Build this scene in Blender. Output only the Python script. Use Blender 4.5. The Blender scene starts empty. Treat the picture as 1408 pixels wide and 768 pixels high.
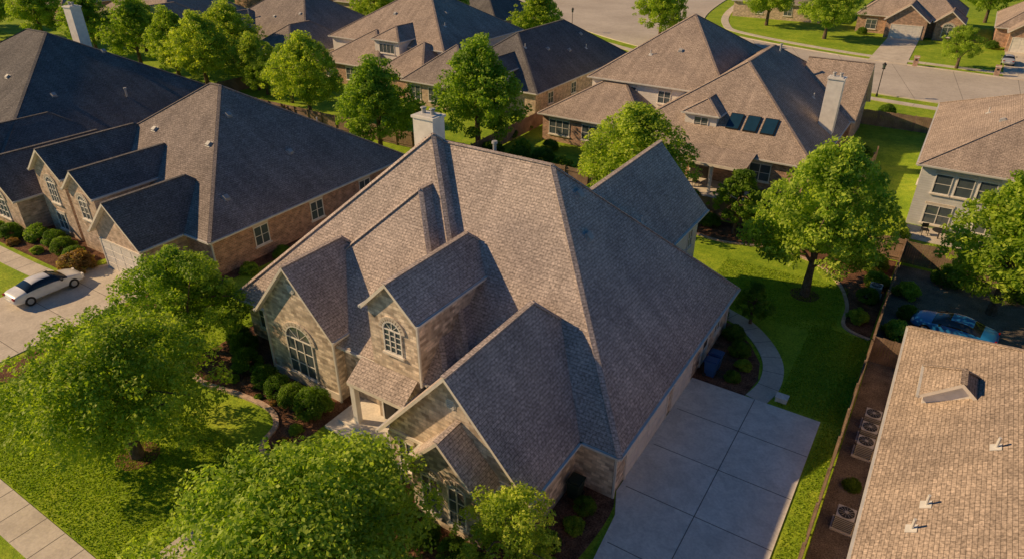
import bpy, math, random
import numpy as np
from mathutils import Vector, Matrix
random.seed(7); rng=np.random.default_rng(7)
scn=bpy.context.scene
# ---------------------------------------------------------------- materials
def newmat(name):
    m=bpy.data.materials.new(name); m.use_nodes=True
    nt=m.node_tree; b=nt.nodes['Principled BSDF']
    return m,nt,b
def N(nt,t,**kw):
    n=nt.nodes.new(t)
    for k,v in kw.items():
        if k in n.inputs: n.inputs[k].default_value=v
        else: setattr(n,k,v)
    return n
def ramp(nt,stops):
    r=nt.nodes.new('ShaderNodeValToRGB'); e=r.color_ramp.elements
    while len(e)<len(stops): e.new(0.5)
    for i,(p,c) in enumerate(stops):
        e[i].position=p; e[i].color=(*c,1)
    return r
def mixc(nt,a,b,f,mode='MIX'):
    n=nt.nodes.new('ShaderNodeMix'); n.data_type='RGBA'; n.blend_type=mode
    if isinstance(f,(int,float)): n.inputs[0].default_value=f
    else: nt.links.new(f,n.inputs[0])
    for s,v in ((6,a),(7,b)):
        if isinstance(v,tuple): n.inputs[s].default_value=(*v,1)
        else: nt.links.new(v,n.inputs[s])
    return n.outputs[2]
def bump(nt,h,b,st,dist=0.02):
    n=N(nt,'ShaderNodeBump',Strength=st,Distance=dist); nt.links.new(h,n.inputs['Height']); nt.links.new(n.outputs[0],b.inputs['Normal'])
def sc(c,k): return tuple(x*k for x in c)

def shingle(name,c,var=0.35,sp=1.0):
    m,nt,b=newmat(name)
    uv=N(nt,'ShaderNodeTexCoord')
    br=N(nt,'ShaderNodeTexBrick',Scale=1.0); br.inputs['Brick Width'].default_value=0.30; br.inputs['Row Height'].default_value=0.16
    br.inputs['Mortar Size'].default_value=0.011; br.inputs['Mortar Smooth'].default_value=0.5; br.inputs['Bias'].default_value=-0.1
    br.offset=0.5; br.inputs['Color1'].default_value=(*sc(c,1+var),1); br.inputs['Color2'].default_value=(*sc(c,1-var),1); br.inputs['Mortar'].default_value=(*sc(c,0.36),1)
    nt.links.new(uv.outputs['UV'],br.inputs['Vector'])
    n1=N(nt,'ShaderNodeTexNoise',Scale=0.35,Detail=4.0); nt.links.new(uv.outputs['UV'],n1.inputs['Vector'])
    r1=ramp(nt,[(0.3,(.84,.84,.86)),(0.7,(1.14,1.13,1.12))]); nt.links.new(n1.outputs[0],r1.inputs[0])
    n2=N(nt,'ShaderNodeTexNoise',Scale=9.0,Detail=4.0); nt.links.new(uv.outputs['UV'],n2.inputs['Vector'])
    r2=ramp(nt,[(0.3,(.58,.58,.58)),(0.7,(1.42,1.42,1.42))]); nt.links.new(n2.outputs[0],r2.inputs[0])
    mp=N(nt,'ShaderNodeMapping'); mp.inputs['Scale'].default_value=(1.6,0.12,1); nt.links.new(uv.outputs['UV'],mp.inputs[0])
    n3=N(nt,'ShaderNodeTexNoise',Scale=1.0,Detail=3.0); nt.links.new(mp.outputs[0],n3.inputs['Vector'])
    r3=ramp(nt,[(0.35,(.88,.88,.88)),(0.65,(1.08,1.08,1.08))]); nt.links.new(n3.outputs[0],r3.inputs[0])
    o=mixc(nt,br.outputs['Color'],r1.outputs[0],1.0,'MULTIPLY'); o=mixc(nt,o,r2.outputs[0],1.0,'MULTIPLY'); o=mixc(nt,o,r3.outputs[0],1.0,'MULTIPLY')
    nt.links.new(o,b.inputs['Base Color']); b.inputs['Roughness'].default_value=0.9; b.inputs['Specular IOR Level'].default_value=0.05
    sx=N(nt,'ShaderNodeSeparateXYZ'); nt.links.new(uv.outputs['UV'],sx.inputs[0])
    dv=N(nt,'ShaderNodeMath',operation='DIVIDE'); nt.links.new(sx.outputs[1],dv.inputs[0]); dv.inputs[1].default_value=0.16
    fr=N(nt,'ShaderNodeMath',operation='FRACT'); nt.links.new(dv.outputs[0],fr.inputs[0])
    sub=N(nt,'ShaderNodeMath',operation='SUBTRACT'); sub.inputs[0].default_value=1.0; nt.links.new(fr.outputs[0],sub.inputs[1])
    add=N(nt,'ShaderNodeMath',operation='SUBTRACT'); nt.links.new(sub.outputs[0],add.inputs[0]); nt.links.new(br.outputs['Fac'],add.inputs[1])
    ad2=N(nt,'ShaderNodeMath',operation='ADD'); nt.links.new(add.outputs[0],ad2.inputs[0]); nt.links.new(n2.outputs[0],ad2.inputs[1])
    bump(nt,ad2.outputs[0],b,0.25,0.012)
    return m
def brick(name,c1,c2,mortar,bw=0.32,rh=0.13,big=0.5):
    m,nt,b=newmat(name)
    uv=N(nt,'ShaderNodeTexCoord')
    br=N(nt,'ShaderNodeTexBrick',Scale=1.0); br.inputs['Brick Width'].default_value=bw; br.inputs['Row Height'].default_value=rh
    br.inputs['Mortar Size'].default_value=0.012; br.inputs['Color1'].default_value=(*c1,1); br.inputs['Color2'].default_value=(*c2,1); br.inputs['Mortar'].default_value=(*mortar,1)
    nt.links.new(uv.outputs['UV'],br.inputs['Vector'])
    n1=N(nt,'ShaderNodeTexNoise',Scale=2.2,Detail=5.0); nt.links.new(uv.outputs['UV'],n1.inputs['Vector'])
    r1=ramp(nt,[(0.3,(1-big*.6,)*3),(0.7,(1+big*.6,1+big*.55,1+big*.5))]); nt.links.new(n1.outputs[0],r1.inputs[0])
    o=mixc(nt,br.outputs['Color'],r1.outputs[0],1.0,'MULTIPLY')
    nt.links.new(o,b.inputs['Base Color']); b.inputs['Roughness'].default_value=0.9
    inv=N(nt,'ShaderNodeMath',operation='SUBTRACT'); inv.inputs[0].default_value=1.0; nt.links.new(br.outputs['Fac'],inv.inputs[1])
    bump(nt,inv.outputs[0],b,0.6,0.015)
    return m
def noisy(name,ca,cb,scale=1.0,detail=6,rough=0.85,bs=0.2,bd=0.02,bscale=None,spec=0.3,fine=None,stain=0):
    m,nt,b=newmat(name)
    g=N(nt,'ShaderNodeNewGeometry')
    n1=N(nt,'ShaderNodeTexNoise',Scale=scale,Detail=float(detail)); nt.links.new(g.outputs['Position'],n1.inputs['Vector'])
    r1=ramp(nt,[(0.32,ca),(0.68,cb)]); nt.links.new(n1.outputs[0],r1.inputs[0])
    n2=N(nt,'ShaderNodeTexNoise',Scale=bscale or scale*12,Detail=4.0); nt.links.new(g.outputs['Position'],n2.inputs['Vector'])
    f=fine or .25
    r2=ramp(nt,[(0.3,(1-f,)*3),(0.7,(1+f,)*3)]); nt.links.new(n2.outputs[0],r2.inputs[0])
    o=mixc(nt,r1.outputs[0],r2.outputs[0],1.0,'MULTIPLY')
    if stain:
        n4=N(nt,'ShaderNodeTexNoise',Scale=1.1,Detail=6.0,Roughness=.65,Distortion=.8); nt.links.new(g.outputs['Position'],n4.inputs['Vector'])
        r4=ramp(nt,[(0.40,(1-stain,)*3),(0.56,(1,1,1))]); nt.links.new(n4.outputs[0],r4.inputs[0]); o=mixc(nt,o,r4.outputs[0],1.0,'MULTIPLY')
    nt.links.new(o,b.inputs['Base Color']); b.inputs['Roughness'].default_value=rough; b.inputs['Specular IOR Level'].default_value=spec
    if bs: bump(nt,n2.outputs[0],b,bs,bd)
    return m
def plain(name,c,rough=0.5,metal=0.0,spec=0.5,coat=0):
    m,nt,b=newmat(name)
    g=N(nt,'ShaderNodeTexCoord'); n1=N(nt,'ShaderNodeTexNoise',Scale=2.5,Detail=4.0); nt.links.new(g.outputs['Object'],n1.inputs['Vector'])
    r1=ramp(nt,[(0.3,sc(c,.88)),(0.7,sc(c,1.08))]); nt.links.new(n1.outputs[0],r1.inputs[0]); nt.links.new(r1.outputs[0],b.inputs['Base Color'])
    b.inputs['Roughness'].default_value=rough; b.inputs['Metallic'].default_value=metal; b.inputs['Specular IOR Level'].default_value=spec
    b.inputs['Coat Weight'].default_value=coat; b.inputs['Coat Roughness'].default_value=0.05
    return m
def siding(name,c):
    m,nt,b=newmat(name)
    uv=N(nt,'ShaderNodeTexCoord'); sx=N(nt,'ShaderNodeSeparateXYZ'); nt.links.new(uv.outputs['UV'],sx.inputs[0])
    dv=N(nt,'ShaderNodeMath',operation='DIVIDE'); nt.links.new(sx.outputs[1],dv.inputs[0]); dv.inputs[1].default_value=0.2
    fr=N(nt,'ShaderNodeMath',operation='FRACT'); nt.links.new(dv.outputs[0],fr.inputs[0])
    r=ramp(nt,[(0.0,sc(c,.55)),(0.12,c)]); nt.links.new(fr.outputs[0],r.inputs[0])
    n1=N(nt,'ShaderNodeTexNoise',Scale=1.5,Detail=4.0); nt.links.new(uv.outputs['UV'],n1.inputs['Vector'])
    r1=ramp(nt,[(0.3,(.88,.88,.88)),(0.7,(1.06,1.06,1.06))]); nt.links.new(n1.outputs[0],r1.inputs[0])
    nt.links.new(mixc(nt,r.outputs[0],r1.outputs[0],1.0,'MULTIPLY'),b.inputs['Base Color']); b.inputs['Roughness'].default_value=0.7
    bump(nt,fr.outputs[0],b,0.4,0.02)
    return m
def grassmat(name,ca,cb,cc):
    m,nt,b=newmat(name)
    g=N(nt,'ShaderNodeNewGeometry')
    n1=N(nt,'ShaderNodeTexNoise',Scale=0.3,Detail=7.0,Roughness=0.65); nt.links.new(g.outputs['Position'],n1.inputs['Vector'])
    r1=ramp(nt,[(0.32,ca),(0.52,cb),(0.7,cc)]); nt.links.new(n1.outputs[0],r1.inputs[0])
    n2=N(nt,'ShaderNodeTexNoise',Scale=8.0,Detail=6.0,Roughness=0.75); nt.links.new(g.outputs['Position'],n2.inputs['Vector'])
    r2=ramp(nt,[(0.32,(.45,.5,.5)),(0.68,(1.55,1.5,1.35))]); nt.links.new(n2.outputs[0],r2.inputs[0])
    n4=N(nt,'ShaderNodeTexNoise',Scale=1.6,Detail=4.0); nt.links.new(g.outputs['Position'],n4.inputs['Vector'])
    r4=ramp(nt,[(0.35,(.8,.86,.82)),(0.65,(1.18,1.11,1.1))]); nt.links.new(n4.outputs[0],r4.inputs[0])
    o=mixc(nt,r1.outputs[0],r2.outputs[0],1.0,'MULTIPLY'); o=mixc(nt,o,r4.outputs[0],1.0,'MULTIPLY')
    nt.links.new(o,b.inputs['Base Color']); b.inputs['Roughness'].default_value=0.9; b.inputs['Specular IOR Level'].default_value=0.15
    n3=N(nt,'ShaderNodeTexNoise',Scale=22.0,Detail=3.0); nt.links.new(g.outputs['Position'],n3.inputs['Vector'])
    bump(nt,n3.outputs[0],b,0.6,0.05)
    return m
def leafmat(name,c1,c2,c3,tw=.45):
    m,nt,b=newmat(name)
    uv=N(nt,'ShaderNodeTexCoord'); sx=N(nt,'ShaderNodeSeparateXYZ'); nt.links.new(uv.outputs['UV'],sx.inputs[0])
    r=ramp(nt,[(0.0,c1),(0.5,c2),(1.0,c3)]); nt.links.new(sx.outputs[0],r.inputs[0])
    r2=ramp(nt,[(0.0,(.58,.64,.56)),(1.0,(1.34,1.25,1.12))]); nt.links.new(sx.outputs[1],r2.inputs[0])
    oi=N(nt,'ShaderNodeObjectInfo'); r3=ramp(nt,[(0.0,(.82,.9,.85)),(1.0,(1.15,1.08,1.0))]); nt.links.new(oi.outputs['Random'],r3.inputs[0])
    o=mixc(nt,r.outputs[0],r2.outputs[0],1.0,'MULTIPLY'); o=mixc(nt,o,r3.outputs[0],1.0,'MULTIPLY')
    nt.links.new(o,b.inputs['Base Color']); b.inputs['Roughness'].default_value=0.55; b.inputs['Specular IOR Level'].default_value=0.25
    tr=N(nt,'ShaderNodeBsdfTranslucent'); tc=mixc(nt,o,(1.45,1.5,0.6),1.0,'MULTIPLY'); nt.links.new(tc,tr.inputs[0])
    mx=N(nt,'ShaderNodeMixShader'); mx.inputs[0].default_value=tw
    nt.links.new(b.outputs[0],mx.inputs[1]); nt.links.new(tr.outputs[0],mx.inputs[2])
    nt.links.new(mx.outputs[0],nt.nodes['Material Output'].inputs[0])
    return m

M={}
M['roof_main']=shingle('slate_shingle',(.475,.415,.385),.14)
M['roof_brown']=shingle('brown_shingle',(.40,.335,.29),.16)
M['roof_grey']=shingle('grey_shingle',(.175,.172,.175),.16)
M['roof_mid']=shingle('weathered_shingle',(.30,.265,.245),.16)
M['roof_tan']=shingle('tan_shingle',(.38,.315,.26),.18)
M['stone']=brick('limestone_brick',(.84,.74,.62),(.38,.31,.25),(.50,.45,.39),.42,.18,.6)
M['brick']=brick('red_brick',(.56,.33,.23),(.32,.18,.125),(.50,.44,.38))
M['brick2']=brick('tan_brick',(.70,.55,.44),(.42,.31,.23),(.54,.48,.42))
M['siding']=siding('white_siding',(.80,.78,.75)); M['siding2']=siding('grey_siding',(.70,.72,.74))
M['trim']=plain('cream_trim',(.80,.75,.68),.5); M['gutter']=plain('gutter_paint',(.64,.64,.62),.5)
M['white']=plain('white_paint',(.82,.81,.78),.45)
M['glass']=plain('window_glass',(.09,.12,.14),.08,0,.9)
M['darkglass']=plain('car_glass',(.015,.02,.025),.05,0,.8)
M['dark']=plain('dark_paint',(.03,.028,.026),.5)
M['garage']=plain('garage_door_paint',(.82,.79,.74),.5)
M['concrete']=noisy('concrete',(.76,.72,.65),(.88,.84,.77),.35,7,.85,.15,.01,9,.3,.1,.14)
M['walk']=noisy('sidewalk_concrete',(.56,.51,.44),(.68,.63,.55),.5,6,.85,.15,.01,9,.3,.1,.12)
M['joint']=plain('joint_dark',(.2,.18,.16),.9)
M['street']=noisy('street_concrete',(.48,.44,.39),(.59,.55,.49),.12,7,.85,.15,.01,5,.3,.1,.1)
M['mulch']=noisy('mulch',(.10,.052,.034),(.23,.125,.08),1.8,6,.95,1.0,.06,14,.1,.6)
M['gravel']=noisy('gravel_soil',(.16,.135,.115),(.28,.24,.2),1.2,6,.95,.8,.04,16,.1,.5)
M['grass']=grassmat('grass',(.18,.30,.02),(.265,.395,.03),(.375,.465,.05))
M['fence']=noisy('fence_wood',(.20,.145,.105),(.34,.25,.185),1.2,5,.9,.3,.01,20,.2,.3)
M['bark']=noisy('bark',(.10,.075,.05),(.20,.15,.115),4,5,.95,.8,.03,20,.1,.4)
M['metal']=plain('galvanised_metal',(.42,.43,.44),.65,.2)
M['black']=plain('black_metal',(.02,.02,.02),.45)
M['tyre']=plain('tyre_rubber',(.02,.02,.02),.8)
M['leafA']=leafmat('leaf_bright',(.21,.34,.035),(.36,.50,.06),(.53,.63,.13))
M['leafB']=leafmat('leaf_mid',(.155,.285,.026),(.27,.42,.045),(.42,.54,.09))
M['leafD']=leafmat('leaf_dark',(.085,.18,.02),(.14,.26,.03),(.21,.34,.05))
M['leafR']=leafmat('leaf_reddish',(.30,.17,.07),(.42,.24,.11),(.32,.31,.07))
M['edging']=brick('edging_brick',(.62,.43,.33),(.44,.29,.23),(.5,.45,.4),.2,.1)
M['binblue']=plain('bin_blue',(.02,.09,.26),.5)
M['skyglass']=plain('skylight_glass',(.015,.05,.09),.12,0,.6)
M['stonelight']=plain('cast_stone',(.66,.59,.51),.8)

# ---------------------------------------------------------------- mesh builder
class MB:
    def __init__(s): s.v=[];s.f=[];s.m=[];s.uv=[];s.mats=[]
    def mi(s,k):
        if k not in s.mats: s.mats.append(k)
        return s.mats.index(k)
    def poly(s,pts,mat):
        pts=[Vector(p) for p in pts]
        n=Vector((0,0,0))
        for i in range(len(pts)):
            a=pts[i];b=pts[(i+1)%len(pts)]; n+=a.cross(b)
        if n.length<1e-9: return
        n.normalize()
        if n.z<-1e-4: n=-n
        if abs(n.z)>.995: u=Vector((1,0,0));v=Vector((0,1,0))
        else:
            u=Vector((0,0,1)).cross(n).normalized(); v=n.cross(u)
            if v.z<0: v=-v
        i0=len(s.v); s.v+= [tuple(p) for p in pts]; s.f.append(tuple(range(i0,i0+len(pts)))); s.m.append(s.mi(mat))
        s.uv+=[(p.dot(u),p.dot(v)) for p in pts]
    def box(s,x0,x1,y0,y1,z0,z1,mat,bottom=False):
        q=lambda *a:s.poly(a,mat)
        q((x0,y0,z0),(x1,y0,z0),(x1,y0,z1),(x0,y0,z1)); q((x1,y0,z0),(x1,y1,z0),(x1,y1,z1),(x1,y0,z1))
        q((x1,y1,z0),(x0,y1,z0),(x0,y1,z1),(x1,y1,z1)); q((x0,y1,z0),(x0,y0,z0),(x0,y0,z1),(x0,y1,z1))
        q((x0,y0,z1),(x1,y0,z1),(x1,y1,z1),(x0,y1,z1))
        if bottom: q((x0,y1,z0),(x1,y1,z0),(x1,y0,z0),(x0,y0,z0))
    def obox(s,o,a,b,c,mat):
        o=Vector(o);a=Vector(a);b=Vector(b);c=Vector(c)
        P=lambda i,j,k:o+a*i+b*j+c*k
        for q in (((-1,-1,-1),(1,-1,-1),(1,1,-1),(-1,1,-1)),((-1,-1,1),(1,-1,1),(1,1,1),(-1,1,1)),((-1,-1,-1),(1,-1,-1),(1,-1,1),(-1,-1,1)),
                  ((-1,1,-1),(1,1,-1),(1,1,1),(-1,1,1)),((-1,-1,-1),(-1,1,-1),(-1,1,1),(-1,-1,1)),((1,-1,-1),(1,1,-1),(1,1,1),(1,-1,1))):
            s.poly([P(*k) for k in q],mat)
    def cyl(s,p,q,r0,r1,mat,n=8,cap=True):
        p=Vector(p);q=Vector(q);d=(q-p).normalized(); a=d.orthogonal().normalized(); b=d.cross(a)
        R0=[p+(a*math.cos(t)+b*math.sin(t))*r0 for t in [2*math.pi*i/n for i in range(n)]]
        R1=[q+(a*math.cos(t)+b*math.sin(t))*r1 for t in [2*math.pi*i/n for i in range(n)]]
        for i in range(n): s.poly([R0[i],R0[(i+1)%n],R1[(i+1)%n],R1[i]],mat)
        if cap: s.poly(R1,mat); s.poly(R0[::-1],mat)
    def obj(s,name,parent=None,smooth=False):
        me=bpy.data.meshes.new(name); me.from_pydata(s.v,[],s.f)
        for k in s.mats: me.materials.append(M[k] if k in M else k)
        me.polygons.foreach_set('material_index',s.m)
        ul=me.uv_layers.new(name='UVMap'); ul.data.foreach_set('uv',np.array(s.uv,dtype=np.float32).ravel())
        if smooth: me.polygons.foreach_set('use_smooth',[True]*len(s.f))
        me.update(); ob=bpy.data.objects.new(name,me); bpy.context.collection.objects.link(ob)
        if parent: ob.parent=parent
        return ob
def empty(name,loc=(0,0,0),rz=0):
    e=bpy.data.objects.new(name,None); e.empty_display_size=.5; bpy.context.collection.objects.link(e); e.location=loc; e.rotation_euler=(0,0,rz); return e

# ---------------------------------------------------------------- house
TH=.2
class House:
    def __init__(s,name,roof,wall,trim='trim'):
        s.name=name;s.roofm=roof;s.wallm=wall;s.trimm=trim;s.p={};s.blocks=[]
    def part(s,k):
        if k not in s.p: s.p[k]=MB()
        return s.p[k]
    def block(s,x0,x1,y0,y1,z,sl,axis='x',hA=True,hB=True,ov=.4,z0=0,wall=None,gwall=None,roof=None,body=True,cap=True):
        wall=wall or s.wallm; gwall=gwall or wall; rm=roof or s.roofm
        R=s.part('roof');W=s.part('walls')
        if axis=='x': a0,a1,b0,b1=x0,x1,y0,y1; T=lambda a,b,z:(a,b,z)
        else: a0,a1,b0,b1=y0,y1,x0,x1; T=lambda a,b,z:(b,a,z)
        half=(b1-b0)/2;bm=(b0+b1)/2;h=sl*half
        ra=a0+(half if hA else 0); rb=a1-(half if hB else 0)
        if ra>rb: ra=rb=(a0+a1)/2
        tops=[[(a0,b0,z),(a1,b0,z),(rb,bm,z+h),(ra,bm,z+h)],[(a1,b1,z),(a0,b1,z),(ra,bm,z+h),(rb,bm,z+h)]]
        if abs(ra-rb)<1e-6: tops=[[(a0,b0,z),(a1,b0,z),(ra,bm,z+h)],[(a1,b1,z),(a0,b1,z),(ra,bm,z+h)]]
        edges=[((a0,b0,z),(a1,b0,z)),((a0,b1,z),(a1,b1,z))]
        if hA: tops.append([(a0,b1,z),(a0,b0,z),(ra,bm,z+h)]); edges.append(((a0,b0,z),(a0,b1,z)))
        else: edges+= [((a0,b0,z),(a0,bm,z+h)),((a0,bm,z+h),(a0,b1,z))]
        if hB: tops.append([(a1,b0,z),(a1,b1,z),(rb,bm,z+h)]); edges.append(((a1,b0,z),(a1,b1,z)))
        else: edges+= [((a1,b0,z),(a1,bm,z+h)),((a1,bm,z+h),(a1,b1,z))]
        for t in tops:
            R.poly([T(*p) for p in t],rm)
            R.poly([T(p[0],p[1],p[2]-TH) for p in t][::-1],s.trimm)
        for p,q in edges:
            R.poly([T(*p),T(*q),T(q[0],q[1],q[2]-TH),T(p[0],p[1],p[2]-TH)],s.trimm)
        for (p,q) in edges:
            if abs(p[2]-q[2])<1e-6:
                P0=Vector(T(*p));Q0=Vector(T(*q)); d=(Q0-P0).normalized(); mid=Vector(((x0+x1)/2,(y0+y1)/2,z)); n=Vector((d.y,-d.x,0))
                if (P0-mid).dot(n)<0:n=-n
                L=(Q0-P0).length
                s.part('gutters').obox((P0+Q0)/2+n*.055+Vector((0,0,-.07)),d*(L/2+.02),n*.052,Vector((0,0,.06)),'gutter')
        if cap:
            C=s.part('ridge_caps')
            lines=[((ra,bm,z+h),(rb,bm,z+h))]
            if hA: lines+=[((a0,b0,z),(ra,bm,z+h)),((a0,b1,z),(ra,bm,z+h))]
            if hB: lines+=[((a1,b0,z),(rb,bm,z+h)),((a1,b1,z),(rb,bm,z+h))]
            for p,q in lines:
                P0=Vector(T(*p));Q0=Vector(T(*q));d=Q0-P0
                if d.length<.1: continue
                L=d.length;d.normalize(); sd=d.cross(Vector((0,0,1))).normalized(); up=sd.cross(d)
                C.obox((P0+Q0)/2+up*.01,d*(L/2),sd*.13,up*.022,rm)
        if body:
            zt=z-TH+sl*ov-.01
            X0,X1,Y0,Y1=x0+ov,x1-ov,y0+ov,y1-ov
            W.poly([(X0,Y0,z0),(X1,Y0,z0),(X1,Y0,zt),(X0,Y0,zt)],wall);W.poly([(X1,Y0,z0),(X1,Y1,z0),(X1,Y1,zt),(X1,Y0,zt)],wall)
            W.poly([(X1,Y1,z0),(X0,Y1,z0),(X0,Y1,zt),(X1,Y1,zt)],wall);W.poly([(X0,Y1,z0),(X0,Y0,z0),(X0,Y0,zt),(X0,Y1,zt)],wall)
            for hh,a in ((hA,a0+ov),(hB,a1-ov)):
                if not hh: W.poly([T(a,b0+ov,zt),T(a,b1-ov,zt),T(a,bm,z+h-TH-.01)],gwall)
        s.blocks.append((x0,x1,y0,y1,z,sl,axis,hA,hB))
    def zr(s,x,y):
        best=-1;nn=Vector((0,0,1))
        for (x0,x1,y0,y1,z,sl,ax,hA,hB) in s.blocks:
            if not(x0<=x<=x1 and y0<=y<=y1): continue
            if ax=='x': 
                c=[k for k in [(x-x0,(-1,0)) if hA else None,(x1-x,(1,0)) if hB else None,(y-y0,(0,-1)),(y1-y,(0,1))] if k]
            else:
                c=[k for k in [(y-y0,(0,-1)) if hA else None,(y1-y,(0,1)) if hB else None,(x-x0,(-1,0)),(x1-x,(1,0))] if k]
            d,n=min(c,key=lambda k:k[0]); zz=z+sl*d
            if zz>best: best=zz; nn=Vector((n[0]*sl,n[1]*sl,1)).normalized()
        return best,nn
    def vent(s,x,y,kind='box'):
        z,n=s.zr(x,y)
        if z<0:return
        V=s.part('roof_vents')
        u=n.cross(Vector((0,0,1)))
        u=u.normalized() if u.length>1e-3 else Vector((1,0,0)); v=n.cross(u)
        o=Vector((x,y,z))
        if kind=='box':
            V.obox(o+n*.02,u*.27,v*.27,n*.02,'metal'); V.obox(o+n*.10,u*.19,v*.19,n*.08,'metal')
        elif kind=='pipe':
            V.obox(o+n*.02,u*.2,v*.2,n*.015,'gutter'); V.cyl(o,o+Vector((0,0,.5)),.055,.055,'gutter',8)
        elif kind=='flue':
            V.cyl(o,o+Vector((0,0,.8)),.1,.1,'metal',10); V.cyl(o+Vector((0,0,.82)),o+Vector((0,0,.95)),.17,.15,'metal',10)
        elif kind=='sky':
            V.obox(o+n*.06,u*.62,v*.95,n*.07,'black'); V.obox(o+n*.14,u*.55,v*.88,n*.012,'skyglass')
    def _fr(s,face):
        return {'-y':(Vector((1,0,0)),Vector((0,-1,0))),'+y':(Vector((-1,0,0)),Vector((0,1,0))),'+x':(Vector((0,1,0)),Vector((1,0,0))),'-x':(Vector((0,-1,0)),Vector((-1,0,0)))}[face]
    def window(s,x,y,z,w,h,face='-y',arch=False,cols=2,rows=2,fm='white',sur=True):
        a,n=s._fr(face);k=Vector((0,0,1));o=Vector((x,y,z)); Wd=s.part('windows')
        Wd.poly([o-a*w/2+n*.02,o+a*w/2+n*.02,o+a*w/2+k*h+n*.02,o-a*w/2+k*h+n*.02],'glass')
        f=.07
        bar=lambda c,ha,hk,dp=.05,m=fm:Wd.obox(c+n*(dp/2+.012),a*ha,n*(dp/2),k*hk,m)
        bar(o-a*(w/2+f/2)+k*h/2,f/2,h/2+f); bar(o+a*(w/2+f/2)+k*h/2,f/2,h/2+f); bar(o-k*f/2,w/2,f/2)
        if not arch: bar(o+k*(h+f/2),w/2,f/2)
        else: bar(o+k*h,w/2,.03)
        for i in range(1,cols): bar(o+a*(w*(i/cols-.5))+k*h/2,.03 if cols<4 else .02,h/2,.045)
        for j in range(1,rows): bar(o+k*(h*j/rows),w/2,.018,.035)
        if sur: s.part('sills').obox(o-k*(f+.06)+n*.06,a*(w/2+.16),n*.07,k*.055,'trim')
        if arch:
            r=w/2;c=o+k*h;n1=12
            pts=[c+a*(r*math.cos(t))+k*(r*math.sin(t))*arch+n*.02 for t in [math.pi*i/n1 for i in range(n1+1)]]
            Wd.poly(pts,'glass')
            for i in range(n1):
                t=math.pi*(i+.5)/n1; p=(pts[i]+pts[i+1])/2;d=pts[i+1]-pts[i]; L=d.length;d.normalize();q=d.cross(n)
                Wd.obox(p+n*.02+q*.03,d*(L/2+.01),n*.03,q*.04,fm)
                s.part('sills').obox(p+n*.0+q*.19,d*(L/2+.04),n*.05,q*.11,'stonelight')
            for t in (math.pi/4,math.pi/2,3*math.pi/4):
                e=a*math.cos(t)+k*math.sin(t)*arch
                Wd.obox(c+e*r/2+n*.03,e*r/2,n*.012,e.cross(n).normalized()*.018,fm)
        elif sur: s.part('sills').obox(o+k*(h+f+.10)+n*.02,a*(w/2+.14),n*.035,k*.09,'stonelight')
    def garage(s,x,y,w,face,h=2.3,m='garage'):
        a,n=s._fr(face);k=Vector((0,0,1));o=Vector((x,y,0));G=s.part('garage_doors')
        G.obox(o+k*h/2+n*.015,a*w/2,n*.014,k*h/2,m)
        for j in range(4):
            for i in range(int(w/1.2)):
                c=o+a*(-w/2+(i+.5)*w/int(w/1.2))+k*(h*(j+.5)/4)+n*.035
                G.obox(c,a*(w/int(w/1.2)/2-.06),n*.012,k*(h/8-.05),m)
        for sg in (-1,1): G.obox(o+a*sg*(w/2+.07)+k*h/2+n*.04,a*.07,n*.04,k*h/2,'trim')
        G.obox(o+k*(h+.08)+n*.04,a*(w/2+.14),n*.04,k*.08,'trim')
    def door(s,x,y,w,face,h=2.2,m='dark',z=0):
        a,n=s._fr(face);k=Vector((0,0,1));o=Vector((x,y,z));G=s.part('doors')
        G.obox(o+k*h/2+n*.02,a*w/2,n*.02,k*h/2,m)
        for sg in (-1,1): G.obox(o+a*sg*(w/2+.05)+k*h/2+n*.035,a*.05,n*.035,k*h/2,'white')
        G.obox(o+k*(h+.05)+n*.035,a*(w/2+.1),n*.035,k*.05,'white')
        for j in range(2): G.obox(o+k*(h*(.28+.42*j))+n*.045,a*(w/2-.15),n*.006,k*(h*.16),'glass' if j else m)
    def chimney(s,x,y,w,d,z0,z1,m='white'):
        C=s.part('chimney'); C.box(x-w/2,x+w/2,y-d/2,y+d/2,z0,z1,m)
        C.box(x-w/2-.08,x+w/2+.08,y-d/2-.08,y+d/2+.08,z1+.003,z1+.14,m,True); C.box(x-w/2+.1,x+w/2-.1,y-d/2+.1,y+d/2-.1,z1+.143,z1+.2,'gutter')
        for q in (-.22,.22):
            C.cyl((x+q*w,y,z1+.18),(x+q*w,y,z1+.45),.13,.13,'metal',10); C.cyl((x+q*w,y,z1+.5),(x+q*w,y,z1+.56),.2,.17,'metal',10)
    def downspout(s,x,y,z0,z1): s.part('downspouts').box(x-.05,x+.05,y-.05,y+.05,z0,z1,'gutter')
    def finish(s):
        e=empty(s.name)
        for k,mb in s.p.items(): mb.obj(k,e)
        return e

# ---- main house
h=House('brick_house','roof_main','stone')
h.block(-33,-7.8,20.6,37.6,3,1.035,'x')
h.block(-32.4,-15.1,20.1,37.4,3.3,1.035,'x',body=False)
h.block(-28.9,-16.1,19.5,29,3.6,1.035,'y',True,False,body=False)
h.part('walls').box(-28.5,-16.5,19.9,27,0,3.8,'stone')
h.block(-17.7,-9.7,16.3,27,3,1.15,'y',False,True)
h.block(-15.45,-11.25,15.2,19.5,3,1.09,'y',False,True,ov=.35)
h.block(-28.9,-23,18.9,26,4.2,1.17,'y',False,True,ov=.35)
h.block(-20.8,-17.4,19.05,27.0,7.1,.98,'y',False,True,ov=.25)
h.block(-18.8,-11.4,30.5,41.2,6,1.07,'y',False,False,wall='siding')
h.part('roof').poly([(-21.4,18.1,2.95),(-17.75,18.1,2.95),(-17.75,19.29,3.75),(-21.4,19.29,3.75)],'roof_main')
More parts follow.
